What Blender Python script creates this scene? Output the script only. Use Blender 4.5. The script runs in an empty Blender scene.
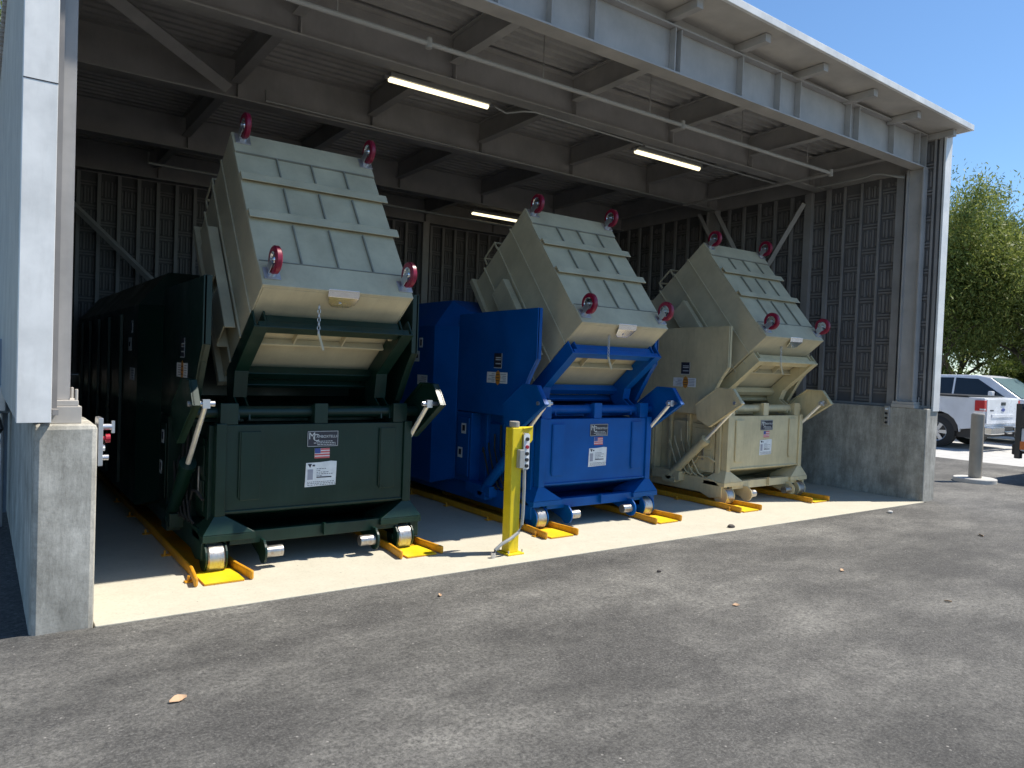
import bpy, bmesh, math, random
from mathutils import Vector, Matrix
random.seed(7)
SC = bpy.context.scene
COL = SC.collection
R = math.radians

# ------------------------------------------------------------------ helpers
class MB:
    """collects shapes, builds ONE mesh object"""
    def __init__(s): s.v = []; s.f = []; s.m = []; s.mi = 0
    def add(s, vs, fs):
        b = len(s.v); s.v += [tuple(p) for p in vs]
        for f in fs: s.f.append([b+i for i in f]); s.m.append(s.mi)
        return s
    def box(s, x0, x1, y0, y1, z0, z1):
        vs = [(x, y, z) for x in (x0, x1) for y in (y0, y1) for z in (z0, z1)]
        return s.add(vs, [(0,1,3,2),(4,6,7,5),(0,4,5,1),(2,3,7,6),(0,2,6,4),(1,5,7,3)])
    def ext(s, poly, vec):
        n = len(poly); v = Vector(vec)
        vs = [Vector(p) for p in poly]; vs += [p+v for p in vs]
        fs = [tuple(range(n))[::-1], tuple(range(n, 2*n))]
        fs += [(i, (i+1) % n, n+(i+1) % n, n+i) for i in range(n)]
        return s.add(vs, fs)
    def px(s, yz, x0, x1): return s.ext([(x0, y, z) for y, z in yz], (x1-x0, 0, 0))
    def py(s, xz, y0, y1): return s.ext([(x, y0, z) for x, z in xz], (0, y1-y0, 0))
    def pz(s, xy, z0, z1): return s.ext([(x, y, z0) for x, y in xy], (0, 0, z1-z0))
    def cyl(s, a, b, r, n=16, r2=None, caps=True):
        a = Vector(a); b = Vector(b); d = (b-a).normalized(); r2 = r if r2 is None else r2
        t = Vector((0, 0, 1)) if abs(d.z) < .9 else Vector((1, 0, 0))
        p = d.cross(t).normalized(); q = d.cross(p)
        vs = []
        for c, rr in ((a, r), (b, r2)):
            for i in range(n):
                an = 2*math.pi*i/n; vs.append(c+(p*math.cos(an)+q*math.sin(an))*rr)
        fs = [(i, (i+1) % n, n+(i+1) % n, n+i) for i in range(n)]
        if caps: fs += [tuple(range(n))[::-1], tuple(range(n, 2*n))]
        return s.add(vs, fs)
    def tube(s, pts, r, n=8):
        pts = [Vector(p) for p in pts]
        rings = []
        for i, c in enumerate(pts):
            d = (pts[min(i+1, len(pts)-1)]-pts[max(i-1, 0)]).normalized()
            t = Vector((0, 0, 1)) if abs(d.z) < .9 else Vector((1, 0, 0))
            p = d.cross(t).normalized(); q = d.cross(p)
            rings.append([c+(p*math.cos(2*math.pi*k/n)+q*math.sin(2*math.pi*k/n))*r for k in range(n)])
        vs = [p for rg in rings for p in rg]; fs = []
        for i in range(len(pts)-1):
            for k in range(n):
                fs.append((i*n+k, i*n+(k+1) % n, (i+1)*n+(k+1) % n, (i+1)*n+k))
        fs += [tuple(range(n))[::-1], tuple(range((len(pts)-1)*n, len(pts)*n))]
        return s.add(vs, fs)
    def lathe(s, prof, c, ax='x', n=28):
        """prof = [(along, radius)...] closed loop"""
        m = len(prof); vs = []
        for k in range(n):
            a = 2*math.pi*k/n
            for t, r in prof:
                u, w = r*math.cos(a), r*math.sin(a)
                vs.append({'x': (c[0]+t, c[1]+u, c[2]+w), 'y': (c[0]+u, c[1]+t, c[2]+w), 'z': (c[0]+u, c[1]+w, c[2]+t)}[ax])
        fs = []
        for k in range(n):
            k2 = (k+1) % n
            for i in range(m):
                j = (i+1) % m
                fs.append((k*m+i, k*m+j, k2*m+j, k2*m+i))
        return s.add(vs, fs)
    def mat(s, i): s.mi = i; return s
    def build(s, name, mats, parent=None, bev=0, smooth=False, recalc=True):
        me = bpy.data.meshes.new(name)
        me.from_pydata(s.v, [], s.f); me.update()
        if not isinstance(mats, (list, tuple)): mats = [mats]
        for m in mats: me.materials.append(m)
        if len(mats) > 1: me.polygons.foreach_set('material_index', s.m)
        if recalc:
            bm = bmesh.new(); bm.from_mesh(me); bmesh.ops.recalc_face_normals(bm, faces=bm.faces); bm.to_mesh(me); bm.free()
        o = bpy.data.objects.new(name, me); COL.objects.link(o)
        if parent: o.parent = parent
        if bev:
            b = o.modifiers.new('bevel', 'BEVEL'); b.width = bev; b.segments = 2; b.limit_method = 'ANGLE'; b.angle_limit = R(40)
        if smooth:
            me.polygons.foreach_set('use_smooth', [True]*len(me.polygons))
            me.set_sharp_from_angle(angle=R(35))
        return o

def tag(o, label=None, cat=None, group=None, kind=None):
    if label: o['label'] = label
    if cat: o['category'] = cat
    if group: o['group'] = group
    if kind: o['kind'] = kind
    return o
def empty(name, loc, label=None, cat=None, group=None, rot=(0, 0, 0)):
    o = bpy.data.objects.new(name, None); COL.objects.link(o); o.location = loc; o.rotation_euler = rot
    o.empty_display_size = .2
    return tag(o, label, cat, group)
def copy_tree(o, parent=None):
    c = o.copy(); COL.objects.link(c); c.parent = parent
    for ch in list(o.children): copy_tree(ch, c)
    return c

# ------------------------------------------------------------------ materials
def newmat(name):
    m = bpy.data.materials.new(name); m.use_nodes = True
    nt = m.node_tree; b = nt.nodes['Principled BSDF']
    return m, nt, b
def nd(nt, t, **k):
    n = nt.nodes.new(t)
    for a, v in k.items():
        if a in n.inputs.keys(): n.inputs[a].default_value = v
        else: setattr(n, a, v)
    return n
def ramp(nt, fac, stops):
    r = nt.nodes.new('ShaderNodeValToRGB'); e = r.color_ramp.elements
    while len(e) < len(stops): e.new(.5)
    for i, (p, c) in enumerate(stops):
        e[i].position = p; e[i].color = (*c, 1) if len(c) == 3 else c
    nt.links.new(fac, r.inputs['Fac']); return r.outputs['Color']
def mix(nt, fac, a, b, mode='MIX'):
    n = nt.nodes.new('ShaderNodeMix'); n.data_type = 'RGBA'; n.blend_type = mode
    for s, v in ((0, fac), (6, a), (7, b)):
        if hasattr(v, 'is_output') or isinstance(v, bpy.types.NodeSocket): nt.links.new(v, n.inputs[s])
        else: n.inputs[s].default_value = v if s == 0 else ((*v, 1) if len(v) == 3 else v)
    return n.outputs[2]
def coords(nt, scale=(1, 1, 1), obj=True):
    tc = nt.nodes.new('ShaderNodeTexCoord'); mp = nt.nodes.new('ShaderNodeMapping'); mp.inputs['Scale'].default_value = scale
    nt.links.new(tc.outputs['Object' if obj else 'Generated'], mp.inputs['Vector']); return mp.outputs['Vector']
def noise(nt, vec, sc, det=4, rough=.6):
    n = nd(nt, 'ShaderNodeTexNoise', Scale=sc, Detail=det, Roughness=rough); nt.links.new(vec, n.inputs['Vector']); return n.outputs['Fac']
def bump(nt, b, h, strength=.2, dist=.01):
    n = nd(nt, 'ShaderNodeBump', Strength=strength, Distance=dist); nt.links.new(h, n.inputs['Height']); nt.links.new(n.outputs['Normal'], b.inputs['Normal'])

def paint(name, col, rough=.4, metal=0, dirt=.25, dcol=(.18, .15, .11), sc=3, spec=.5):
    m, nt, b = newmat(name); v = coords(nt)
    n1 = noise(nt, v, sc, 6); n2 = noise(nt, coords(nt, (6, 6, 1)), sc*1.5, 5)
    lo = tuple(c*.82 for c in col); hi = tuple(min(1, c*1.12) for c in col)
    c = ramp(nt, n1, [(.3, lo), (.7, hi)])
    d = ramp(nt, n2, [(.5, (0, 0, 0)), (.8, (dirt,)*3)])
    sc1 = noise(nt, coords(nt, (1.5, 9, 26)), 5, 6, .85); sc2 = noise(nt, v, 1.6, 3)
    sm = mix(nt, 1, ramp(nt, sc1, [(.66, (0, 0, 0)), (.72, (1, 1, 1))]), ramp(nt, sc2, [(.5, (0, 0, 0)), (.62, (min(.6, .12+dirt),)*3)]), 'MULTIPLY')
    cc = mix(nt, d, c, dcol)
    nt.links.new(mix(nt, sm, cc, tuple(min(.5, x*1.5+.07) for x in col)), b.inputs['Base Color'])
    rr = ramp(nt, n1, [(.3, (max(.05, rough-.1),)*3), (.7, (min(1, rough+.15),)*3)])
    nt.links.new(rr, b.inputs['Roughness']); b.inputs['Metallic'].default_value = metal
    b.inputs['Specular IOR Level'].default_value = spec
    bump(nt, b, noise(nt, v, 2.2, 3), .12, .02)
    return m
def flat(name, col, rough=.5, metal=0, emit=None, es=1):
    m, nt, b = newmat(name)
    v = coords(nt); c = ramp(nt, noise(nt, v, 20, 4), [(.3, tuple(x*.9 for x in col)), (.7, tuple(min(1, x*1.06) for x in col))])
    nt.links.new(c, b.inputs['Base Color']); b.inputs['Roughness'].default_value = rough; b.inputs['Metallic'].default_value = metal
    if emit: b.inputs['Emission Color'].default_value = (*emit, 1); b.inputs['Emission Strength'].default_value = es
    return m

M = {}
M['green'] = paint('green_paint', (.0035, .024, .016), .36, dirt=.04, spec=.4)
M['blue'] = paint('blue_paint', (.0005, .088, .34), .40, dirt=.01, spec=.22)
M['tan'] = paint('tan_paint', (.62, .53, .32), .42, dirt=.25)
M['bin'] = paint('beige_bin_paint', (.56, .495, .335), .42, dirt=.16, dcol=(.3, .25, .18))
M['yellow'] = paint('yellow_paint', (.80, .60, .01), .45, dirt=.25)
M['amber'] = paint('amber_rail_paint', (.70, .32, .012), .5, dirt=.55, dcol=(.25, .12, .05), sc=6)
M['steel'] = paint('bright_steel', (.50, .48, .45), .34, metal=.85, dirt=.85, dcol=(.30, .17, .09), sc=9)
M['chrome'] = flat('chrome', (.85, .85, .85), .16, 1)
M['zinc'] = flat('zinc', (.6, .6, .62), .35, .8)
M['rod'] = flat('piston_rod_steel', (.82, .80, .74), .3, .35)
M['struct'] = paint('grey_structural_paint', (.43, .41, .39), .55, dirt=.1)
M['wallp'] = paint('taupe_wall_panel', (.225, .212, .208), .6, dirt=.15)
M['gap'] = paint('dark_wall_backing', (.145, .14, .142), .8)
M['gapl'] = paint('grey_perforated_cladding', (.55, .54, .49), .6)
M['seam'] = paint('shaded_seam_grey', (.27, .26, .21), .6)  # seam ribs coloured darker than the bin, standing in for shadow along them
M['stud'] = paint('taupe_stud', (.30, .285, .275), .5, dirt=.1)
M['trim'] = paint('white_metal_trim', (.82, .81, .78), .4, dirt=.12)
M['soffit'] = paint('soffit_paint', (.50, .47, .43), .6, dirt=.06)
M['deck'] = paint('roof_deck', (.52, .50, .48), .55, dirt=.03)
M['black'] = flat('black_plastic', (.02, .02, .022), .45)
M['rubber'] = flat('rubber', (.025, .025, .025), .8)
M['red'] = flat('red_polyurethane', (.24, .008, .035), .35)
M['redb'] = flat('red_button', (.38, .012, .03), .4)
M['white'] = flat('white_label', (.78, .80, .80), .5)
M['ink'] = flat('dark_ink', (.03, .03, .05), .6)
M['greyink'] = flat('grey_ink', (.35, .36, .42), .6)
M['plate'] = flat('black_name_plate', (.03, .03, .045), .35)
M['silver'] = flat('silver_lettering', (.6, .62, .62), .4)
M['flagred'] = flat('flag_red', (.6, .12, .12), .5)
M['flagblue'] = flat('flag_blue', (.06, .09, .3), .5)
M['orange'] = flat('orange_label', (.6, .25, .03), .5)
M['carwhite'] = paint('white_car_paint', (.72, .74, .78), .22, dirt=.03, sc=1)
M['glass'] = flat('dark_glass', (.015, .022, .03), .06)
M['windscreen'] = flat('windscreen_glass', (.16, .24, .26), .08)
M['tail'] = flat('tail_lamp_red', (.45, .01, .02), .2)
M['amberlens'] = flat('amber_lens', (.7, .18, .04), .3)
M['bollard'] = paint('bollard_grey', (.33, .30, .25), .6, dirt=.15)
M['lamp'] = flat('lamp_diffuser', (.9, .88, .7), .4, emit=(1, .86, .55), es=1.5)
M['cabinet'] = paint('utility_grey_blue', (.30, .36, .44), .5)
M['leafdry'] = flat('dry_leaf', (.55, .36, .22), .8)
M['darkstone'] = flat('dark_pebble', (.06, .05, .045), .8)
M['conduit'] = flat('grey_conduit', (.42, .42, .40), .45, .3)

def concrete(name, c0, c1, streak=.5, bmp=.25):
    m, nt, b = newmat(name); v = coords(nt)
    n1 = noise(nt, v, 3.2, 12, .75); n2 = noise(nt, coords(nt, (4, 4, .9)), 2.2, 8, .8); n3 = noise(nt, v, 60, 4)
    c = ramp(nt, n1, [(.3, c0), (.7, c1)])
    st = ramp(nt, n2, [(.4, (0, 0, 0)), (.75, (streak,)*3)])
    c = mix(nt, st, c, tuple(x*.62 for x in c0))
    sp = ramp(nt, n3, [(.3, (.75,)*3), (.5, (1,)*3)])
    c = mix(nt, .5, c, sp, 'MULTIPLY')
    vo = nd(nt, 'ShaderNodeTexVoronoi', Scale=9); nt.links.new(v, vo.inputs['Vector'])
    pit = ramp(nt, vo.outputs['Distance'], [(.02, (.35,)*3), (.06, (1,)*3)])
    c = mix(nt, 1, c, pit, 'MULTIPLY')
    nt.links.new(c, b.inputs['Base Color']); b.inputs['Roughness'].default_value = .88
    bump(nt, b, n3, bmp, .004); return m
M['conc'] = concrete('cast_concrete', (.27, .255, .215), (.68, .65, .575), .95)
M['slab'] = concrete('smooth_slab_concrete', (.49, .455, .36), (.56, .52, .42), .12, .1)
M['paving'] = concrete('pale_concrete_paving', (.42, .41, .39), (.55, .54, .51), .1)

def asphalt():
    m, nt, b = newmat('asphalt'); v = coords(nt)
    fine = noise(nt, v, 70, 6, .9); mid = noise(nt, v, 14, 6, .8)
    base = ramp(nt, fine, [(.36, (.020, .019, .018)), (.5, (.068, .065, .061)), (.64, (.185, .178, .166))])
    dkm = ramp(nt, mid, [(.35, (.62,)*3), (.6, (1.12,)*3)])
    base = mix(nt, 1, base, dkm, 'MULTIPLY')
    # pale dust rubbed into the surface, in ragged patches
    big = noise(nt, coords(nt, (.75, 1.1, 1)), 1.1, 12, .72)
    pt = ramp(nt, big, [(.42, (.08,)*3), (.54, (.42,)*3), (.66, (.9,)*3)])
    gr = ramp(nt, noise(nt, v, 34, 6, .85), [(.40, (.10,)*3), (.62, (1,)*3)])
    dust = mix(nt, 1, pt, gr, 'MULTIPLY')
    c = mix(nt, dust, base, (.33, .318, .285))
    # dark damp and oily zones
    dk = ramp(nt, noise(nt, coords(nt, (.5, 1.6, 1)), .7, 8, .65), [(.40, (.68,)*3), (.54, (1,)*3)])
    c = mix(nt, .7, c, dk, 'MULTIPLY')
    # sparse pale stones
    vo = nd(nt, 'ShaderNodeTexVoronoi', Scale=45); nt.links.new(v, vo.inputs['Vector'])
    sep = nt.nodes.new('ShaderNodeSeparateColor'); nt.links.new(vo.outputs['Color'], sep.inputs[0])
    st = ramp(nt, sep.outputs[0], [(.975, (0, 0, 0)), (.99, (1, 1, 1))])
    near = ramp(nt, vo.outputs['Distance'], [(.18, (.8,)*3), (.30, (0, 0, 0))])
    c = mix(nt, mix(nt, 1, st, near, 'MULTIPLY'), c, (.36, .34, .31))
    nt.links.new(c, b.inputs['Base Color']); b.inputs['Roughness'].default_value = .82
    bump(nt, b, mix(nt, .4, fine, vo.outputs['Distance']), .7, .012); return m
M['asphalt'] = asphalt()
def ground(name, cols, sc, bs=.6):
    m, nt, b = newmat(name); v = coords(nt)
    c = ramp(nt, noise(nt, v, sc, 8, .75), [(.3+.4*i/(len(cols)-1), k) for i, k in enumerate(cols)])
    nt.links.new(c, b.inputs['Base Color']); b.inputs['Roughness'].default_value = .95
    bump(nt, b, noise(nt, v, sc*3, 4), bs, .03); return m
M['soil'] = ground('dry_soil', [(.10, .08, .055), (.22, .185, .13), (.32, .28, .20)], 3)
M['gravel'] = ground('dark_gravel', [(.03, .028, .026), (.09, .085, .08), (.2, .19, .18)], 40, 1)
def leafmat(name, a, b_, c_):
    m, nt, b = newmat(name)
    g = nt.nodes.new('ShaderNodeNewGeometry')
    c = ramp(nt, g.outputs['Random Per Island'], [(0, a), (.55, b_), (1, c_)])
    nt.links.new(c, b.inputs['Base Color']); b.inputs['Roughness'].default_value = .6
    tr = nt.nodes.new('ShaderNodeBsdfTranslucent'); nt.links.new(c, tr.inputs['Color'])
    ms = nt.nodes.new('ShaderNodeMixShader'); ms.inputs[0].default_value = .35
    nt.links.new(b.outputs[0], ms.inputs[1]); nt.links.new(tr.outputs[0], ms.inputs[2])
    nt.links.new(ms.outputs[0], nt.nodes['Material Output'].inputs['Surface'])
    return m
M['leaf'] = leafmat('willow_leaves', (.11, .155, .035), (.22, .27, .06), (.36, .38, .10))
M['leafd'] = leafmat('dark_leaves', (.06, .10, .025), (.12, .17, .04), (.20, .23, .06))
M['bark'] = paint('bark', (.16, .12, .09), .9, dirt=.4)

# ------------------------------------------------------------------ ground
S = 'structure'
MB().box(-150, 250, -150, 250, -.4, -.02).build('soil', M['soil']); tag(bpy.data.objects['soil'], kind=S)
o = MB().pz([(-40, -40), (60, -40), (60, 3.2), (16.0, 5.7), (16.0, 20), (9.9, 20), (9.9, 4.57), (.555, 4.685), (.26, 4.73), (-14, 4.78)][:], -.3, 0).build('asphalt_pavement', M['asphalt']); tag(o, kind=S)
o = MB().pz([(16.0, 5.7), (60, 3.2), (60, 24), (16, 24)], -.3, -.001).build('concrete_paving', M['paving']); tag(o, kind=S)
o = MB().pz([(.262, 4.735), (-14, 4.785), (-14, 30), (.262, 30)], -.3, -.012).build('gravel_ground', M['gravel']); tag(o, kind=S)
# slab between the walls
o = MB().pz([(.562, 4.689), (9.84, 4.574), (9.84, 12.55), (.562, 12.55)], -.2, .006).build('concrete_slab', M['slab'], bev=.004); tag(o, kind=S)

# ------------------------------------------------------------------ shelter building
def zr(Y): return 4.30-.018*(Y-4.8)          # girder bottoms
def zd(Y): return 4.745-.018*(Y-4.8)          # deck underside
BLD = empty('open_front_shelter', (5, 8.6, 0), 'grey steel canopy shelter on low concrete side walls housing the three compactors', 'shelter')
def P_(mb, name, mat, bev=0, smooth=False, sub=None):
    o = mb.build(name, mat, None, bev, smooth); o.parent = sub or BLD
    if not sub: o.matrix_parent_inverse = BLD.matrix_world.inverted() if False else Matrix.Translation((-5, -8.6, 0))
    return o
P_(MB().box(.252, .556, 4.70, 12.9, -.25, 1.14), 'concrete_wall', M['conc'], .028)
P_(MB().box(9.845, 10.145, 4.60, 12.9, -.25, 1.19), 'concrete_wall', M['conc'], .008)
P_(MB().box(.57, 9.83, 12.6, 12.9, -.25, 1.19), 'concrete_wall', M['conc'], .008)
m = MB()
for z in (.40,): m.box(.262, .556, 4.697, 4.6995, z, z+.004)
# columns (wide flange) with base plates
def hcol(xa, xb, ya, yb, z0, z1):
    t = .016; xm = (xa+xb)/2
    return MB().box(xa, xb, ya, ya+t, z0, z1).box(xa, xb, yb-t, yb, z0, z1).box(xm-.008, xm+.008, ya+t, yb-t, z0, z1)
for (xa, xb) in ((.34, .425), (9.875, 9.985)):
    P_(hcol(xa, xb, 4.80, 5.02, 1.27, 4.30), 'column', M['struct'])
    zb_ = 1.141 if xa < 5 else 1.191
    P_(MB().box(xa-.04, xb+.055, 4.76, 5.06, zb_, 1.235).box(xa-.03, xb+.04, 4.77, 5.05, 1.236, 1.268).cyl((xb+.03, 4.79, 1.26), (xb+.03, 4.79, 1.33), .009, 8).cyl((xb+.03, 5.03, 1.26), (xb+.03, 5.03, 1.33), .009, 8), 'column_base', M['soffit'], .004)
for (xa, xb) in ((.34, .425), (9.875, 9.985)):
    for y in (8.12, 12.3):
        P_(hcol(xa, xb, y, y+.2, 1.2, zr(y)), 'column', M['struct'])
for x in (3.5, 6.7):
    P_(hcol(x, x+.13, 12.3, 12.5, 1.2, zr(12.3)), 'column', M['struct'])
# girders along X
def girder(y, st=()):
    zb = zr(y); zt = zd(y)-.012; w = .17
    m = MB().box(.33, 9.99, y, y+w, zb, zb+.016).box(.33, 9.99, y, y+w, zt-.016, zt).box(.332, 9.988, y+w/2-.006, y+w/2+.006, zb+.017, zt-.017)
    for x in st:
        m.box(x, x+.012, y+.006, y+w/2-.008, zb+.018, zt-.018)
        m.box(x, x+.012, y+w/2+.008, y+w-.006, zb+.018, zt-.018)
    P_(m, 'girder', M['struct'])
CB = [.62+1.53*k for k in range(6)]+[9.7]
STUB = [1.20+.985*k for k in range(9)]
girder(4.80, [x+.03 for x in STUB]+[x+.04 for x in CB]+[.40, 9.93])
for y in (6.26, 8.12, 10.4, 12.33): girder(y, [x+.03 for x in CB])
# cross beams along Y
GY = [4.80, 6.26, 8.12, 10.4, 12.33]
for a, b in zip(GY[:-1], GY[1:]):
    for x in CB:
        y0, y1 = a+.172, b-.002
        m = MB()
        za, zb = zr(y0)+.02, zr(y1)+.02
        def sl(x0, x1, da, db):
            m.px([(y0, za+da), (y1, zb+da), (y1, zb+db), (y0, za+db)], x0, x1)
        sl(x-.05, x+.05, .135, .148); sl(x-.05, x+.05, .382, .394); sl(x-.005, x+.005, .149, .381)
        P_(m, 'cross_beam', M['struct'])
# stub brackets at front under the soffit
def ze_(x): return 4.738+(10.2-x)*.022-.0007
for x in STUB+[10.0]:
    P_(MB().box(x-.04, x+.04, 4.50, 4.872 if x < 10 else 5.2, ze_(x)-.082, ze_(x)-.002), 'outrigger', M['struct'], .004)
# roof deck, corrugated along X
m = MB(); y = 4.892; pts = []
while y < 12.85:
    z = zd(y)
    for dy, dz in ((0, 0), (.055, 0), (.066, .05), (.119, .05)): pts.append((y+dy, z+dz))
    y += .13
top = [(pts[-1][0], pts[-1][1]+.05), (pts[0][0], pts[0][1]+.05)]
vs = []; fs = []; n = len(pts)
for x in (.14, 10.20): vs += [(x, a, b) for a, b in pts]+[(x, a, b+.06-(.0 if (i % 4) < 2 else .05)) for i, (a, b) in enumerate(pts)]
for i in range(n-1):
    fs += [(i, i+1, 2*n+i+1, 2*n+i), (n+i, 3*n+i, 3*n+i+1, n+i+1)]
fs += [(0, 2*n, 3*n, n), (n-1, 2*n-1, 4*n-1, 3*n-1)]
for i in range(n-1): fs += [(i, n+i, n+i+1, i+1), (2*n+i, 2*n+i+1, 3*n+i+1, 3*n+i)]
m.add(vs, fs); P_(m, 'roof_deck', M['deck'])
# flat soffit panel at the front and white fascia
# (the front edge rises a little towards the left end)
def ze(x): return 4.738+(10.2-x)*.022
def slab(m, x0, x1, y0, y1, d0, d1):
    m.ext([(x0, y0, ze(x0)+d0), (x0, y0, ze(x0)+d1), (x1, y0, ze(x1)+d1), (x1, y0, ze(x1)+d0)], (0, y1-y0, 0)); return m
P_(slab(MB(), .13, 10.18, 4.402, 4.89, .002, .05), 'soffit', M['soffit'])
P_(slab(MB(), .10, 10.21, 4.365, 4.40, 0, .07), 'fascia', M['trim'], .003)
P_(MB().ext([(.34, 4.874, 4.7335), (9.98, 4.874, 4.7335), (9.98, 4.874, ze(9.98)), (.34, 4.874, ze(.34))], (0, .014, 0)), 'girder_closure', M['struct'])
for xa in (.10, 10.182): P_(MB().px([(4.402, ze(xa)), (12.9, 4.59), (12.9, 4.67), (4.402, ze(xa)+.07)], xa, xa+.028), 'fascia', M['trim'])
# side wall cladding, outer ribbed sheet
def ribsheet(x, sgn, y0, y1, z0, per=.036, dep=.008):
    m = MB(); prof = []; y = y0
    while y < y1:
        prof += [(x, y), (x, y+per*.45), (x+sgn*dep, y+per*.55), (x+sgn*dep, y+per*.95)]; y += per
    n = len(prof)
    vs = [(a, b, z0) for a, b in prof]+[(a, b, zd(b)-.02) for a, b in prof]
    m.add(vs, [(i, i+1, n+i+1, n+i) for i in range(n-1)]); return m
P_(ribsheet(.186, -1, 4.63, 12.85, 1.165, .05, .014), 'cladding', M['gapl'])
P_(ribsheet(10.135, 1, 4.64, 12.85, 1.165), 'cladding', M['stud'])
P_(MB().box(.190, .196, 4.63, 12.85, 1.17, 4.5), 'wall_liner', M['wallp'])
P_(MB().box(.170, .324, 4.598, 4.628, 1.16, 4.70).box(.170, .174, 4.629, 4.70, 1.16, 4.70), 'corner_trim', M['trim'], .002)
P_(MB().box(9.975, 10.14, 4.585, 4.61, 1.16, 4.70).box(10.136, 10.141, 4.611, 4.66, 1.16, 4.70), 'corner_trim', M['trim'], .002)
# horizontal seam on the left trim
P_(MB().box(.1695, .3245, 4.5965, 4.5978, 2.93, 2.936), 'trim_seam', M['black'])
# inside of the walls: sheet, studs and the woven pattern of slats
def innerwall(origin, du, dn, length, z0, ztop, studs, cell=.34, first=None, slats=True):
    """du = direction along wall, dn = normal towards the inside"""
    O = Vector(origin); U = Vector(du); N = Vector(dn)
    def bx(m, u0, u1, n0, n1, za, zb):
        vs = []
        for u in (u0, u1):
            for n in (n0, n1):
                for z in (za, zb): vs.append(O+U*u+N*n+Vector((0, 0, z)))
        m.add(vs, [(0,1,3,2),(4,6,7,5),(0,4,5,1),(2,3,7,6),(0,2,6,4),(1,5,7,3)])
    m = MB(); zt = [ztop(O+U*0), ztop(O+U*length)]
    sh = MB(); sh.add([O+Vector((0, 0, z0)), O+U*length+Vector((0, 0, z0)), O+U*length+Vector((0, 0, zt[1])), O+Vector((0, 0, zt[0]))], [(0, 1, 2, 3)])
    P_(sh, 'wall_sheet', M['gap'])
    sm = MB()
    for (u, w, dpt) in studs:
        bx(sm, u-w/2, u+w/2, .032, dpt, z0, ztop(O+U*u)-.02)
    bx(sm, 0, length, .032, .06, z0, z0+.03)
    P_(sm, 'wall_stud', M['stud'])
    if slats:
        us = sorted([s[0] for s in studs]+[0, length]); rng = random.Random(3)
        for k, (a, b) in enumerate(zip(us[:-1], us[1:])):
            w = b-a
            if w < .1: continue
            z = z0+.05+(.11 if k % 2 else 0)
            zz = ztop(O+U*b)-.06
            while z < zz-.1:
                h = min(cell, zz-z)
                bx(m, a+.02, b-.02, .003, .022, z, z+.022); bx(m, a+.02, b-.02, .003, .022, z+.04, z+.062)
                if h > .15:
                    g = (w-.06)/5
                    for i in range(5):
                        if i in (1, 3):
                            bx(m, a+.03+g*i+.008, a+.03+g*(i+1)-.008, .003, .026, z+.08, z+h-.02)
                        else:
                            bx(m, a+.03+g*i+.012, a+.03+g*(i+1)-.012, .003, .014, z+.10, z+h-.04)
                z += cell
        P_(m, 'wall_slats', M['wallp'])
innerwall((10.03, 4.62, 0), (0, 1, 0), (-1, 0, 0), .40, 1.195, lambda p: zd(p.y)-.02, [(.03, .04, .05), (.10, .03, .04)])
st = [(5.07-5.0+.03, .10, .10)]+[(u-5.0, .03, .055) for u in (5.40, 5.66, 5.91)]+[(6.15-5.0, .06, .075), (6.45-5.0, .11, .11)]
st += [(u-5.0, .045, .07) for u in [6.75+.29*k for k in range(20)]]
innerwall((10.03, 5.021, 0), (0, 1, 0), (-1, 0, 0), 7.56, 1.195, lambda p: zr(p.y), st)
innerwall((.30, 4.65, 0), (0, 1, 0), (1, 0, 0), 7.9, 1.195, lambda p: zr(p.y), [(.12+.27*k, .045, .06) for k in range(29)], slats=False)
innerwall((.31, 12.58, 0), (1, 0, 0), (0, -1, 0), 9.7, 1.195, lambda p: zr(12.5), [(.05+.265*k+.0, .05, .09) for k in range(37)])
# upper closure above wall tops
P_(MB().px([(5.03, zr(5.03)), (12.6, zr(12.6)), (12.6, zd(12.6)-.02), (5.03, zd(5.03)-.02)], 10.0, 10.03), 'wall_header', M['struct'])
P_(MB().px([(4.65, zr(4.65)), (12.6, zr(12.6)), (12.6, zd(12.6)-.02), (4.65, zd(4.65)-.02)], .29, .31), 'wall_header', M['struct'])
P_(MB().box(.3, 10.0, 12.585, 12.60, zr(12.5), zd(12.5)-.02), 'wall_header', M['struct'])
# braces
def brace(a, b, r=.05):
    a = Vector(a); b = Vector(b)
    P_(MB().cyl(a, b, r, 4), 'brace', M['struct'])
brace((1.0, 12.2, 3.65), (3.3, 12.2, 1.5)); brace((.45, 6.45, 4.42), (2.04, 8.08, 4.33), .075)
brace((9.86, 6.5, 4.1), (9.86, 7.9, 2.0), .045); brace((9.84, 8.45, 4.2), (9.84, 7.95, 3.4), .04); brace((9.84, 8.1, 4.2), (9.84, 7.55, 3.3), .045)

# ------------------------------------------------------------------ services on the roof
def fixture(x0, x1, y, z, label, e=1):
    t = empty('ceiling_light', ((x0+x1)/2, y, z), label, 'light fixture', 'strip lights under the canopy')
    L = (x1-x0)/2
    MB().box(-L, L, -.055, .055, .012, .06).build('housing', M['conduit'], t, .006)
    MB().cyl((-L+.01, 0, 0), (L-.01, 0, 0), .027, 12).build('diffuser', M['lamp'], t, smooth=True)
    MB().box(-L-.05, -L, -.02, .02, .0, .03).box(L, L+.05, -.02, .02, .0, .03).build('end_clip', M['zinc'], t)
    MB().cyl((-L+.1, 0, .06), (-L+.1, 0, .25), .008, 6).cyl((L-.1, 0, .06), (L-.1, 0, .25), .008, 6).build('hanger', M['zinc'], t)
fixture(3.18, 4.34, 6.64, 4.27, 'lit strip light nearest the left end of the canopy, above the green compactor')
fixture(6.53, 7.72, 6.66, 4.24, 'lit strip light under the canopy between the blue and tan bins')
fixture(6.9, 8.1, 10.95, 4.16, 'small distant lit strip light half hidden behind the upper edge of the middle bin')
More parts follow.
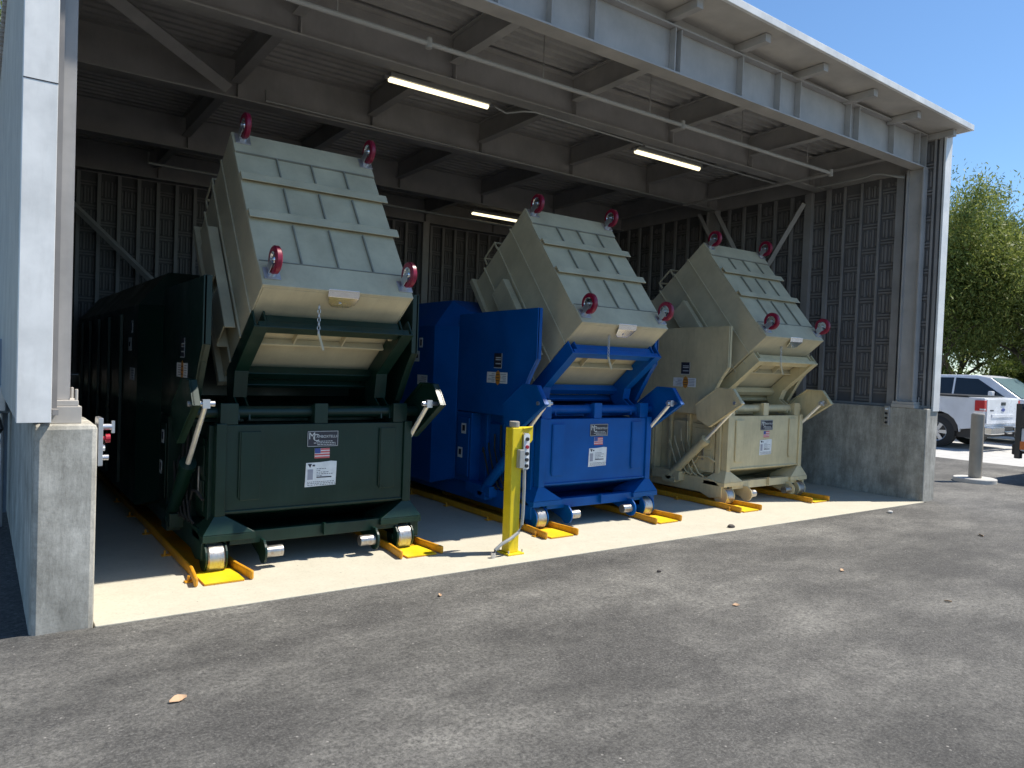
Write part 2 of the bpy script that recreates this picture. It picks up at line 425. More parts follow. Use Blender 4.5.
m = MB().tube([(.5, 5.52, 4.19), (8.85, 5.52, 4.19), (8.93, 5.53, 4.19), (8.95, 5.60, 4.19), (8.95, 8.0, 4.16)], .021, 10)
for x in (2.2, 4.2, 5.6, 7.1, 8.4): m.cyl((x, 5.52, 4.19), (x, 5.52, 4.69), .006, 6)
for x in (3.0, 6.1, 8.93): m.cyl((x, 5.52, 4.15), (x, 5.52, 4.235), .028, 10)
tag(m.build('sprinkler_pipe', M['struct'], None, smooth=True), 'thin grey sprinkler pipe running lengthwise under the front of the canopy', 'pipe')
tag(MB().tube([(4.42, 6.64, 4.29), (4.55, 6.6, 4.24), (4.68, 6.48, 4.26), (4.8, 6.44, 4.27), (6.45, 6.46, 4.26), (6.5, 6.6, 4.26)], .012, 8).tube([(6.5, 6.47, 4.26), (9.1, 6.47, 4.25)], .012, 8).build('conduit', M['conduit'], None, smooth=True), 'thin conduit linking the two front strip lights along a girder', 'conduit')
tag(MB().tube([(9.7, 6.2, 4.25), (9.72, 5.5, 4.27), (9.72, 5.38, 4.29), (9.74, 5.28, 4.28), (9.80, 5.1, 4.22), (9.82, 5.02, 4.20)], .016, 8).build('conduit', M['conduit'], None, smooth=True), 'bent conduit below the canopy at the top of the right wall', 'conduit')
tag(MB().tube([(1.8, 10.9, 4.19), (1.8, 10.9, 4.05), (6.8, 10.9, 4.03), (9.3, 10.9, 4.02)], .018, 8).build('conduit', M['conduit'], None, smooth=True), 'long thin pipe with a short upturned end near the dark back wall', 'pipe')
tag(MB().tube([(2.45, 8.07, 4.38), (2.45, 8.07, 4.27), (9.2, 8.07, 4.22)], .014, 8).build('conduit', M['conduit'], None, smooth=True), 'thin conduit with an upturned end on the third girder', 'conduit')

# ------------------------------------------------------------------ lettering helper
def textmesh(s, size, mat, name, parent, loc, rot, ext=.0008):
    cu = bpy.data.curves.new(name, 'FONT'); cu.body = s; cu.size = size; cu.extrude = ext
    ob = bpy.data.objects.new(name, cu); COL.objects.link(ob)
    dg = bpy.context.evaluated_depsgraph_get(); me = bpy.data.meshes.new_from_object(ob.evaluated_get(dg))
    bpy.data.objects.remove(ob); me.materials.clear(); me.materials.append(mat)
    o = bpy.data.objects.new(name, me); COL.objects.link(o); o.parent = parent; o.location = loc; o.rotation_euler = rot
    return o

# ------------------------------------------------------------------ compactor
cu_, su_ = .6225, .7826
UVP = [0, 0, 0]
def UV(u, v):
    a = R(UVP[2]); c, d = math.cos(a), math.sin(a)
    return (UVP[0]+c*u+d*v, UVP[1]+d*u-c*v)
def compactor(xc, yc, sx, uvp, key, label, seed):
    UVP[:] = uvp
    rng = random.Random(seed); B = M[key]
    T = empty('waste_compactor', (xc, yc, 0), label, 'compactor', 'waste compactors standing under the canopy'); T.scale = (sx, 1, 1)
    # rear container with chamfered shoulders and bevelled front
    m = MB(); prof = [(-1.08, .22), (-1.08, 1.96), (-.84, 2.26), (.84, 2.26), (1.08, 1.96), (1.08, .22)]
    y0, y1 = 1.62, 6.2
    front = [(-.93, .30), (-.93, 1.95), (-.78, 2.12), (.78, 2.12), (.93, 1.95), (.93, .30)]
    n = 6
    vs = [(x, 1.33, z) for x, z in front]+[(x, y0, z) for x, z in prof]+[(x, y1, z) for x, z in prof]
    fs = [tuple(range(n)), tuple(range(2*n, 3*n))]
    for a in (0, n):
        fs += [(a+i, a+(i+1) % n, a+n+(i+1) % n, a+n+i) for i in range(n)]
    m.add(vs, fs); m.build('container_body', B, T, .012)
    for y in (2.4, 3.2, 4.0, 4.8, 5.6):
        for s in (-1, 1): MB().box(min(s*1.082, s*1.115), max(s*1.082, s*1.115), y, y+.07, .3, 1.9).build('body_rib', B, T, .004)
    # hopper sides
    hp = [(-.07, 2.10), (-.07, 1.62), (.02, 1.50), (.19, 1.22), (.28, 1.05), (1.325, 1.05), (1.325, 2.08), (.9, 2.09)]
    for s in (-1, 1):
        wx = .93 if s < 0 else .80; a, b = s*wx, s*(wx-.012)
        h = MB().px(hp, min(a, b), max(a, b)).build('hopper_side', B, T)
        fl = MB(); pts = [(-.07, 2.10), (-.07, 1.62), (.02, 1.50), (.19, 1.22)]
        for p, q in zip(pts[:-1], pts[1:]):
            dx = .03
            xa, xb = (s*(wx+.01), s*(wx-.05)); fl.px([p, q, (q[0]+.014, q[1]), (p[0]+.014, p[1])], min(xa, xb), max(xa, xb))
        fl.build('edge_flange', B, h, .002)
    MB().px([(.3, 1.05), (1.32, 1.05), (1.32, 2.05), (1.28, 2.05), (1.24, 1.2), (.3, 1.07)], -.916, .786).build('hopper_back', B, T)
    # charge box
    m = MB().px([(.03, .42), (.03, 1.04), (1.325, 1.04), (1.325, .28), (.55, .28)], -.80, .80)
    m.build('charge_box', B, T, .006)
    fp = MB().box(-.735, .735, 0, .028, .42, 1.05)
    fp.box(-.81, -.737, -.02, .06, .40, 1.06).box(.737, .81, -.02, .06, .40, 1.06).box(-.735, .735, -.012, .0, .415, .43)
    F = fp.build('front_plate', B, T, .004)
    for x0, x1, z0, z1 in ((-.63, -.48, .50, 1.0), (.52, .655, .52, 1.01)):
        MB().box(x0, x1, -.014, -.001, z0, z1).build('raised_panel', B, F, .003)
        MB().cyl((x0-.008, -.01, z0+.02), (x0-.008, -.01, z1), .006, 8).build('hinge', B, F)
    # side frames of the charge box (left and right)
    for s in (-1, 1):
        m = MB()
        def bx(xa, xb, *r): m.box(min(s*xa, s*xb), max(s*xa, s*xb), *r)
        bx(.802, .84, .07, .13, .30, 1.04); bx(.802, .83, .16, .50, .36, .93); bx(.832, .842, .20, .46, .40, .62); bx(.832, .842, .20, .46, .66, .88)
        bx(.802, .85, .53, .58, .30, 1.04); bx(.802, .93, 1.02, 1.32, .30, 1.04); bx(.802, .86, .82, .86, .30, 1.04); bx(.802, .835, .6, .8, .42, .95)
        bx(.932, .945, 1.05, 1.28, .36, .98)
        m.build('side_frame', B, T, .004)
        MB().box(min(s*.844, s*.856), max(s*.844, s*.856), .30, .33, .5, .72).build('door_handle', M['steel'], T, .003)
        # ground beam
        MB().px([(-.02, .10), (-.02, .22), (.12, .30), (.8, .30), (6.1, .30), (6.1, .12), (.3, .12), (.15, .07)], min(s*.78, s*.90), max(s*.78, s*.90)).build('chassis_beam', B, T, .006)
        MB().box(min(s*.86, s*1.0), max(s*.86, s*1.0), .55, 1.0, .22, .33).build('step_bracket', B, T, .004)
    # under the plate: sloping belly, gussets, front cross member
    m = MB().px([(.03, .419), (.03, .40), (.62, .20), (.62, .279), (.55, .279)], -.73, .73)
    m.build('belly_plate', B, T)
    MB().box(-.72, .72, .052, .9, .185, .198).build('belly_plate', B, T)
    MB().box(-.70, .70, -.03, .05, .185, .275).build('cross_member', B, T, .004)
    for s in (-1, 1):
        g = MB(); ax = s*.74
        top = [(s*.812, -.015, .40), (s*.735, -.015, .40), (s*.735, .10, .40), (s*.812, .10, .40)]
        bot = [(s*.90, -.06, .275), (s*.52, -.06, .275), (s*.52, .25, .275), (s*.90, .25, .275)]
        g.add(top+bot, [(0, 1, 2, 3), (7, 6, 5, 4), (0, 4, 5, 1), (1, 5, 6, 2), (2, 6, 7, 3), (3, 7, 4, 0)])
        g.box(min(s*.52, s*.90), max(s*.52, s*.90), -.06, .25, .225, .273)
        g.build('corner_gusset', B, T, .003)
    MB().box(.02, .035, -.07, -.031, .20, .29).build('tow_tab', B, T)
    # rollers
    for x in (-.805, .74):
        r = MB().lathe([(-.062, .02), (-.062, .092), (-.05, .102), (.05, .102), (.062, .092), (.062, .02)], (x, .0, .108), 'x', 32).build('roller', M['steel'], T, smooth=True)
        MB().cyl((x-.078, 0, .115), (x-.066, 0, .115), .098, 24).box(x-.078, x-.066, -.02, .25, .13, .224).cyl((x+.066, 0, .115), (x+.078, 0, .115), .098, 24).box(x+.066, x+.078, -.02, .25, .13, .224).cyl((x-.09, 0, .108), (x+.09, 0, .108), .022, 12).build('roller_housing', B, T)
    for s, x in ((-1, -.47), (1, .47)):
        MB().cyl((x, -.07, .125), (x+s*-.016, -.07, .125), .085, 22).px([(-.07, .06), (-.15, .12), (-.10, .215), (.3, .215), (.3, .16)], min(x, x-s*.016)-.0005, max(x, x-s*.016)+.0005).build('hook_plate', B, T)
        MB().cyl((x-s*.02, -.085, .125), (x-s*.15, -.085, .125), .042, 18).build('hook_roller', M['steel'], T, smooth=True)
    # pivot shaft and lugs
    MB().cyl((-.70, .10, 1.135), (.70, .10, 1.135), .046, 20).build('pivot_shaft', B, T, smooth=True)
    for x in (-.715, .0, .705):
        w = .065 if x else .055
        MB().box(x-w, x+w, .005, .05, 1.052, 1.205).box(x-w, x-w+.012, .05, .16, 1.05, 1.19).box(x+w-.012, x+w, .05, .16, 1.05, 1.19).build('pivot_lug', B, T, .003)
    # lift frame, lies against the front face of the bin
    m = MB()
    def q(u0, u1, v0, v1, x0, x1): m.px([UV(u0, v0), UV(u1, v0), UV(u1, v1), UV(u0, v1)], x0, x1)
    q(-.125, -.03, .27, .36, -.54, .54)
    q(-.15, -.10, .255, .272, -.61, .61)
    q(-.10, -.03, .90, .98, -.60, .60)
    q(-.10, -.04, 1.06, 1.10, -.60, .60)
    m.build('lift_frame', B, T, .006)
    for s in (-1, 1):
        poly = [UV(-.15, .255), UV(-.01, .255), UV(-.01, 1.0), (.36, 1.22), (.17, 1.06), (.05, 1.08), (.06, 1.16), (.18, 1.24), UV(-.15, .80)]
        a = MB().px(poly, min(s*.625, s*.64), max(s*.625, s*.64)).px(poly, min(s*.545, s*.56), max(s*.545, s*.56))
        pe = [UV(-.152, .255), UV(-.152, .80), (.178, 1.24)]
        for p, r_ in zip(pe[:-1], pe[1:]):
            d = Vector((r_[0]-p[0], r_[1]-p[1])).normalized(); nn = (-d.y*.012, d.x*.012)
            a.px([p, r_, (r_[0]+.01, r_[1]+.012), (p[0]+.01, p[1]+.012)], min(s*.54, s*.645), max(s*.54, s*.645))
        a.build('lift_arm', B, T, .003)
        # side plate (six cornered) with folded rim and cylinder
        hx = [(-.37, 1.215), (-.24, 1.38), (-.02, 1.385), (.30, 1.17), (.26, 1.00), (.08, .92)]
        ex = 1.045 if s < 0 else .905; x0, x1 = min(s*ex, s*(ex+.015)), max(s*ex, s*(ex+.015))
        e = MB().px(hx, x0, x1)
        cxy = (sum(p[0] for p in hx)/6, sum(p[1] for p in hx)/6)
        for i in (5, 0, 1, 2):
            p, r_ = hx[i], hx[(i+1) % 6]
            ip = [(c[0]+(cxy[0]-c[0])*.06, c[1]+(cxy[1]-c[1])*.06) for c in (p, r_)]
            e.px([p, r_, ip[1], ip[0]], min(s*(ex-.035), s*(ex+.02)), max(s*(ex-.035), s*(ex+.02)))
        e.build('crank_plate', B, T, .002)
        MB().cyl((s*.72, .10, 1.135), (s*ex, .10, 1.135), .04, 14).build('crank_pin', B, T)
        xc_ = s*(ex-.09)
        c = MB().cyl((xc_, .72, .27), (xc_, .20, .755), .052, 18).cyl((xc_, .235, .722), (xc_, .19, .764), .062, 18).cyl((xc_-.05, .72, .27), (xc_+.05, .72, .27), .05, 12).box(xc_-.05, xc_+.05, .62, .82, .19, .26).build('hydraulic_cylinder', B, T, smooth=True)
        MB().cyl((xc_, .20, .755), (xc_, -.265, 1.215), .019, 12).build('piston_rod', M['rod'], c, smooth=True)
        MB().cyl((s*(ex-.15), -.27, 1.22), (s*(ex+.03), -.27, 1.22), .018, 12).box(min(s*(ex-.115), s*(ex-.065)), max(s*(ex-.115), s*(ex-.065)), -.295, -.245, 1.19, 1.25).build('clevis', M['zinc'], c)
    # hoses on the side
    for k in range(4):
        y = .30+.09*k; xx = -.875-.01*k
        MB().tube([(xx, y+.25, .95-.1*k), (xx-.02, y+.22, .7), (xx-.03, y+.1, .45), (xx-.03, y+.02, .34), (xx-.02, y-.05, .31)], .010, 8).build('hose', M['tan' if key == 'tan' else 'rubber'], T, smooth=True)
    MB().tube([(-.86, .12, .50), (-.885, .2, .55), (-.885, .35, .54), (-.88, .45, .40), (-.88, .45, .31)], .012, 8).build('hose', M['tan' if key == 'tan' else 'rubber'], T, smooth=True)
    for (y, z) in ((1.1, .86), (1.16, .60), (1.45, .84)):
        if y < 1.3:
            MB().box(-.948, -.946, y, y+.09, z-.05, z+.06).build('warning_label', M['white'], T)
            MB().box(-.9495, -.948, y+.02, y+.07, z-.02, z+.04).build('warning_label', M['ink'], T)
    # name plate, flag and info label on the front
    Y = -.004
    pl_ = MB().box(-.115, .145, Y, 0, .872, .995); 
    NP = pl_.build('name_plate', M['plate'], T)
    b = MB(); x0, x1, z0, z1 = -.112, .142, .875, .992
    for r_ in ((x0, x1, z1-.003, z1), (x0, x1, z0, z0+.003), (x0, x0+.003, z0, z1), (x1-.003, x1, z0, z1)): b.box(r_[0], r_[1], Y-.001, Y, r_[2], r_[3])
    for i, (a, c) in enumerate(((-.04, .10), (-.06, .12), (-.03, .125))):
        x = a
        while x < c:
            w = rng.uniform(.008, .022); b.box(x, min(x+w, c), Y-.001, Y, .912-.013*i, .917-.013*i); x += w+.005
    b.build('border_and_print', M['silver'], NP)
    textmesh('M', .075, M['silver'], 'lettering', NP, (-.105, Y-.001, .932), (R(90), 0, 0))
    textmesh('C', .078, M['silver'], 'lettering', NP, (-.070, Y-.001, .917), (R(90), 0, 0))
    textmesh('AMBOXTELLH', .029, M['silver'], 'lettering', NP, (-.040, Y-.001, .941), (R(90), 0, 0))
    fl = MB().box(-.05, .075, Y, 0, .785, .86).build('flag_sticker', M['white'], T)
    b = MB()
    for i in range(4): b.box(-.05 if i >= 2 else 0.0, .075, Y-.0008, Y, .851-.021*i-.005, .8595-.021*i)
    b.build('red_stripes', M['flagred'], fl)
    MB().box(-.05, -.002, Y-.0014, Y, .822, .86).build('blue_canton', M['flagblue'], fl)
    hgt = .0
    lb = MB().py([(-.125, .565), (.132, .572), (.138, .755), (.09, .760), (.0, .752), (-.118, .750), (-.121, .65)], Y, 0).build('info_label', M['white'], T)
    b = MB()
    b.py([(-.105, .742), (-.07, .742), (-.085, .712)], Y-.001, Y).box(-.065, -.045, Y-.001, Y, .722, .735)
    b.box(-.03, .095, Y-.001, Y, .632, .641)
    for i in range(9):
        x = -.11+rng.uniform(0, .01)
        z = .600-.012*(i % 3) if i < 3 else .70-.0135*(i-3)
        xe = .12 if i < 3 else rng.uniform(.0, .11)
        if i >= 3: x = -.03
        while x < xe:
            w = rng.uniform(.006, .022); b.box(x, x+w, Y-.001, Y, z, z+.004); x += w+.006
    b.build('print', M['ink'], lb)
    MB().box(-.105, -.06, Y-.0007, Y, .62, .70).build('print_block', M['greyink'], lb)
    # labels on the hopper side (left)
    xs = -.9315
    a = MB().box(xs, -.93, .50, .64, 1.52, 1.67).build('side_name_plate', M['plate'], T)
    b = MB().box(xs-.001, xs, .50, .507, 1.52, 1.67).box(xs-.001, xs, .50, .64, 1.52, 1.527)
    for z in (1.62, 1.60, 1.56): b.box(xs-.001, xs, .52, .61, z, z+.01)
    b.build('print', M['silver'], a)
    a = MB().box(xs, -.93, .40, .56, 1.37, 1.48).box(xs, -.93, .60, .76, 1.37, 1.48).build('side_label', M['white'], T)
    b = MB()
    for yb in (.42, .62):
        for k in range(5): b.box(xs-.001, xs, yb, yb+rng.uniform(.05, .12), 1.385+.018*k, 1.392+.018*k)
    b.build('print', M['greyink'], a)
    a = MB().px([(.56+.075*math.cos(t)*.6, 1.425+.075*math.sin(t)) for t in [R(45*k) for k in range(8)]], xs-.003, xs-.0015).build('side_label', M['orange'], T)
    b = MB()
    for z in (1.39, 1.42, 1.45): b.box(xs-.004, xs-.003, .53, .59, z, z+.008)
    b.build('print', M['ink'], a)
    # labels on the container body
    xb = -1.0835
    a = MB().box(xb, -1.0815, 1.75, 1.98, 1.30, 1.41).build('body_label', M['white'], T)
    b = MB()
    for k in range(4): b.box(xb-.001, xb, 1.77, 1.77+rng.uniform(.1, .17), 1.315+.022*k, 1.323+.022*k)
    b.build('print', M['greyink'], a)
    a = MB().box(xb, -1.0815, 1.95, 2.09, 1.56, 1.68).box(xb, -1.0815, 1.88, 1.96, 1.72, 1.83).build('body_label', M['white'], T)
    b = MB().box(xb-.001, xb, 1.90, 1.94, 1.74, 1.81).box(xb-.001, xb, 1.98, 2.06, 1.60, 1.64)
    b.build('print', M['ink'], a)
    return T
compactor(2.165, 5.50, .96, (-.41, 2.03, 54), 'green', 'dark green waste compactor nearest the left wall, flag sticker and labels on its front', 1)
compactor(5.10, 5.57, .925, (-.37, 1.97, 51), 'blue', 'bright blue waste compactor in the middle, behind the yellow control post', 2)
compactor(7.90, 5.59, .92, (-.39, 1.985, 50.3), 'tan', 'tan waste compactor at the right, hoses and a raised cylinder along its side', 3)

# ------------------------------------------------------------------ tipped bins
def dump_bin(xc, y, z, ang, label):
    T = empty('tipping_bin', (xc, y, z), label, 'bin', 'beige wheeled bins tipped over the compactors', rot=(R(-180+ang), 0, 0)); T.scale = (.955, 1, 1)
    B = M['bin']; W = .60; L = 1.52; H = 1.15
    th = .012
    m = MB()
    m.box(-W, W, -L, 0, 0, .02)
    m.box(-W, -W+th, -L, 0, .021, H).box(W-th, W, -L, 0, .021, H).box(-W+th+.001, W-th-.001, -th, 0, .021, H).box(-W+th+.001, W-th-.001, -L, -L+th, .021, H)
    m.build('bin_body', B, T, .004)
    # horizontal folds round the body
    m = MB()
    for z, d in ((.285, .012), (.56, .016), (.87, .016)):
        m.box(-W-d, -W-.0005, -L-d, d, z, z+.018).box(W+.0005, W+d, -L-d, d, z, z+.018).box(-W, W, -L-d, -L-.0005, z, z+.018)
    m.build('side_fold', B, T, .003)
    m = MB()
    m.box(-W-.05, -W-.0005, -L-.05, .05, H-.06, H).box(W+.0005, W+.05, -L-.05, .05, H-.06, H).box(-W, W, .0005, .05, H-.06, H).box(-W, W, -L-.05, -L-.0005, H-.06, H)
    m.build('rim', B, T, .005)
    # front channel with gussets
    m = MB().box(-W+.03, W-.02, .001, .055, .42, .436).box(-W+.03, W-.02, .001, .055, .58, .60)
    for x in (-.2, .2): m.box(x-.006, x+.006, .001, .05, .437, .579)
    m.box(W-.05, W-.0, .001, .075, .34, .44)
    m.build('front_channel', B, T, .002)
    # lift sleeves on both sides
    for s in (-1, 1):
        xa, xb = min(s*(W+.018), s*(W+.10)), max(s*(W+.018), s*(W+.10))
        p = [(-1.12, .60), (-1.05, .88), (-.30, .88), (-.18, .62)]
        MB().box(xa, xb, -1.10, -.10, .60, .612).box(xa, xb, -1.10, -.10, .84, .852).box((xb-.01 if s > 0 else xa), (xb if s > 0 else xa+.01), -1.10, -.62, .613, .839).box((xb-.01 if s > 0 else xa), (xb if s > 0 else xa+.01), -.50, -.12, .613, .839).build('lift_sleeve', B, T, .003)
    # handle bracket at the back
    m = MB().box(-W, -W+.012, -L-.12, -L-.018, .58, .60).box(-W, -W+.012, -L-.12, -L-.10, .60, .84).box(-W, -W+.012, -L-.12, -L-.018, .82, .84).box(-W+.013, W, -L-.12, -L-.105, .58, .60).box(-W+.013, W, -L-.12, -L-.105, .82, .84)
    m.build('push_handle', B, T, .003)
    # underside: end pads, crossbars, ribs
    MB().box(-W, W, -.215, -.0, -.012, -.0005).build('end_pad', B, T, .003)
    MB().box(-W, W, -L, -1.31, -.012, -.0005).build('end_pad', B, T, .003)
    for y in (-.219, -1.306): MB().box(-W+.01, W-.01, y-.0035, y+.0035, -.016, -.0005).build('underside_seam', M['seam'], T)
    for y in (-.64, -1.02):
        c = MB().box(-W+.0, W+.035, y-.05, y-.042, -.038, -.0005).box(-W+.0, W+.035, y-.041, y+.03, -.038, -.031)
        c.build('crossbar', B, T, .002)
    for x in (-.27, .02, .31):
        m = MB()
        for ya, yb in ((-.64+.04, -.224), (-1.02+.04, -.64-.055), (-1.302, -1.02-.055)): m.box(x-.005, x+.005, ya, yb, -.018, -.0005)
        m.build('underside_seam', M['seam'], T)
    # casters
    for x in (-.52, .545):
        for y in (-.10, -1.45):
            yo = y-.03
            c = empty('caster', (x, y, 0)); c.parent = T
            MB().box(-.06, .06, -.05, .05, -.022, -.013).build('top_plate', M['zinc'], c, .002)
            MB().cyl((0, 0, -.045), (0, 0, -.022), .03, 14).box(-.034, -.029, -.045, .02, -.13, -.04).box(.029, .034, -.045, .02, -.13, -.04).box(-.028, .028, -.03, .02, -.047, -.041).cyl((-.04, -.03, -.125), (.04, -.03, -.125), .011, 10).build('fork', M['zinc'], c)
            MB().lathe([(-.022, .058), (-.022, .088), (-.014, .097), (.014, .097), (.022, .088), (.022, .058)], (0, -.03, -.125), 'x', 30).build('tyre', M['red'], c, smooth=True)
            MB().lathe([(-.020, .012), (-.020, .022), (-.006, .028), (-.006, .048), (-.021, .0575), (.021, .0575), (.006, .048), (.006, .028), (.020, .022), (.020, .012)], (0, -.03, -.125), 'x', 24).build('hub', M['chrome'], c, smooth=True)
    # latch plate and chain
    m = MB(); pts = []
    sec = [(.002, .055), (.03, .04), (.055, .0), (.06, -.02)]
    for (a, b), (c, d) in zip(sec[:-1], sec[1:]): pass
    hexp = [(x-.14, z) for x, z in [(.03, .02), (.28, .02), (.27, .10), (.23, .135), (.10, .135), (.06, .10)]]
    m.ext([(x, .02, z) for x, z in hexp], (0, .008, 0)).ext([(-.11, -.01, -.02), (.14, -.01, -.02), (.14, .028, .02), (-.11, .028, .02)], (0, 0, .008))
    m.cyl((0.01, .03, .09), (.01, .035, .09), .012, 10)
    m.build('latch_plate', M['chrome'], T, .003)
    return T
def chain(xc, y, z, label):
    # hangs straight down from the bin face
    t = empty('chain', (xc-.13, y+.10, z-.10), label, 'chain', 'short chains hanging from the tipped bins')
    m = MB()
    for k in range(7):
        z = -.010-.030*k
        ring = []
        for i in range(12):
            a = 2*math.pi*i/12; p, q_ = .010*math.cos(a), .019*math.sin(a)
            ring.append((p, 0, z+q_) if k % 2 else (0, p, z+q_))
        m.tube(ring+[ring[0], ring[1]], .0032, 6)
    m.build('links', M['zinc'], t, smooth=True)
    MB().cyl((0, 0, -.20), (.035, -.01, -.32), .010, 8).build('pin', M['bin'], t)
for xc, yz, a, b in ((2.13, (5.09, 2.03, 54), 'beige wheeled bin tipped over the green compactor, red casters outward', 'short chain hanging from the bin above the green compactor'),
                 (5.08, (5.20, 1.97, 51), 'beige wheeled bin tipped over the blue compactor, its left side in view', 'short chain hanging from the bin above the blue compactor'),
                 (7.85, (5.20, 1.985, 50.3), 'beige wheeled bin tipped over the tan compactor, nearest the right wall', 'short chain hanging from the bin above the tan compactor')):
    dump_bin(xc, *yz, a); chain(xc, yz[0], yz[1], b)

# ------------------------------------------------------------------ guide rails
def rail(xc, mirror, label, w=.30, ya=5.17):
    T = empty('guide_rail', (xc, ya, 0), label, 'guide rail', 'yellow floor rails the compactor wheels run on')
    L = 6.2
    MB().box(-w/2+.02, w/2-.02, 0, L, .008, .016).build('base_strip', M['amber'], T)
    MB().box(-w/2+.02, w/2-.02, .0, .30, .017, .021).build('end_plate', M['yellow'], T)
    for s in (-1, 1):
        x0, x1 = s*(w/2-.015), s*(w/2+.012)
        m = MB()
        xa, xb = min(x0, x1), max(x0, x1)
        # flared tip then straight
        fl = s*.035
        m.pz([(xa+fl, 0.0), (xb+fl, 0.0), (xb, .30), (xb, L if s*mirror > 0 else 2.4), (xa, L if s*mirror > 0 else 2.4), (xa, .30)], .008, .072)
        m.build('side_bar', M['amber'], T, .012)
    for y in (.12, .9, 1.7, 2.5, 3.3):
        s = 1 if mirror > 0 else -1
        MB().box(min(s*(w/2+.013), s*(w/2+.075)), max(s*(w/2+.013), s*(w/2+.075)), y, y+.05, .008, .016).cyl((s*(w/2+.05), y+.025, .016), (s*(w/2+.05), y+.025, .05), .009, 8).build('anchor_tab', M['amber'], T)
    return T
for xc, mi, lb in ((1.385, -1, 'yellow guide rail left of the green compactor, nearest the left wall'), (2.90, 1, 'yellow guide rail at the right wheel of the green compactor'),
               (4.345, -1, 'yellow guide rail at the left wheel of the blue compactor'), (5.755, 1, 'yellow guide rail at the right wheel of the blue compactor'),
               (7.10, -1, 'yellow guide rail at the left wheel of the tan compactor'), (8.47, 1, 'yellow guide rail rightmost, at the right wheel of the tan compactor')):
    rail(xc, mi, lb, ya=5.16)

# ------------------------------------------------------------------ yellow control post
T = empty('control_post', (3.59, 4.93, 0), 'yellow steel control post with push buttons on the slab edge before the blue compactor', 'control post')
MB().box(-.05, .05, -.05, .05, .022, 1.045).build('post', M['yellow'], T, .006)
MB().box(-.075, .085, -.085, .085, .006, .021).build('base_plate', M['yellow'], T, .003)
for x, y in ((-.062, -.07), (.072, -.07), (.072, .07), (-.062, .07)): MB().cyl((x, y, .021), (x, y, .045), .007, 6).build('anchor_bolt', M['zinc'], T)
MB().cyl((0, 0, 1.046), (0, 0, 1.095), .042, 20).build('post_cap', M['bollard'], T, .006)
MB().py([(.051, .875), (.17, .875), (.225, .93), (.225, 1.045), (.051, 1.045)], .040, .048).build('shield', M['yellow'], T, .002)
MB().pz([(.051, -.06), (.225, .039), (.051, .039)], 1.037, 1.045).build('hood', M['yellow'], T, .002)
BX = MB().box(.052, .10, -.075, -.01, .70, 1.0).build('button_box', M['zinc'], T, .004)
MB().box(.045, .103, -.081, -.0755, .71, .99).build('button_panel', M['white'], BX)
for z, mt in ((.955, 'black'), (.89, 'redb'), (.835, 'black'), (.785, 'black'), (.735, 'black')):
    MB().cyl((.074, -.096, z), (.074, -.0815, z), .015, 14).build('button', M[mt], BX)
MB().box(-.005, .044, -.10, -.0515, .72, .87).build('switch_box', M['conduit'], T, .004)
MB().tube([(.07, -.065, .70), (.07, -.070, .55), (.068, -.070, .34), (.06, -.07, .25), (.02, -.08, .19), (-.06, -.08, .145), (-.14, -.08, .115), (-.195, -.07, .07), (-.21, -.065, .01)], .014, 10).build('conduit', M['conduit'], T, smooth=True)
MB().cyl((-.21, -.065, .006), (-.21, -.065, .05), .020, 10).build('conduit_fitting', M['zinc'], T)

# ------------------------------------------------------------------ controls on the side walls
T = empty('push_button_station', (.56, 4.80, 1.0), 'grey push button plate with red stop knob on the left concrete wall', 'control panel')
MB().box(0, .025, -.07, .08, -.10, .17).build('back_plate', M['zinc'], T, .003)
MB().cyl((.026, 0, .115), (.075, 0, .115), .018, 12).box(.075, .09, -.012, .012, .08, .15).build('selector_switch', M['zinc'], T)
MB().cyl((.026, 0, .05), (.045, 0, .05), .012, 12).cyl((.045, 0, .05), (.068, 0, .05), .026, 14).build('stop_knob', M['redb'], T)
MB().cyl((.026, 0, -.005), (.042, 0, -.005), .018, 12).build('push_button', M['white'], T)
MB().cyl((.026, 0, -.06), (.062, 0, -.06), .016, 12).build('push_button', M['zinc'], T)
T = empty('push_button_station', (9.845, 5.10, 1.06), 'grey push button plate high on the right concrete wall', 'control panel')
MB().box(-.03, 0, -.035, .035, -.12, .14).build('back_plate', M['zinc'], T, .003)
for z in (.10, .04, -.02, -.08): MB().cyl((-.05, 0, z), (-.031, 0, z), .016, 10).build('push_button', M['black' if z != .10 else 'white'], T)

# ------------------------------------------------------------------ bollard
T = empty('bollard', (12.72, 5.17, 0), 'grey round bollard on a concrete footing beside the parked pickup', 'bollard')
MB().cyl((0, 0, .07), (0, 0, 1.06), .092, 28).build('post', M['bollard'], T, .006, smooth=True)
MB().cyl((0, 0, -.02), (0, 0, .065), .30, 28).build('footing', M['paving'], T, .012, smooth=True)
MB().cyl((0, 0, 1.061), (0, 0, 1.075), .08, 24).build('cap', M['paving'], T)

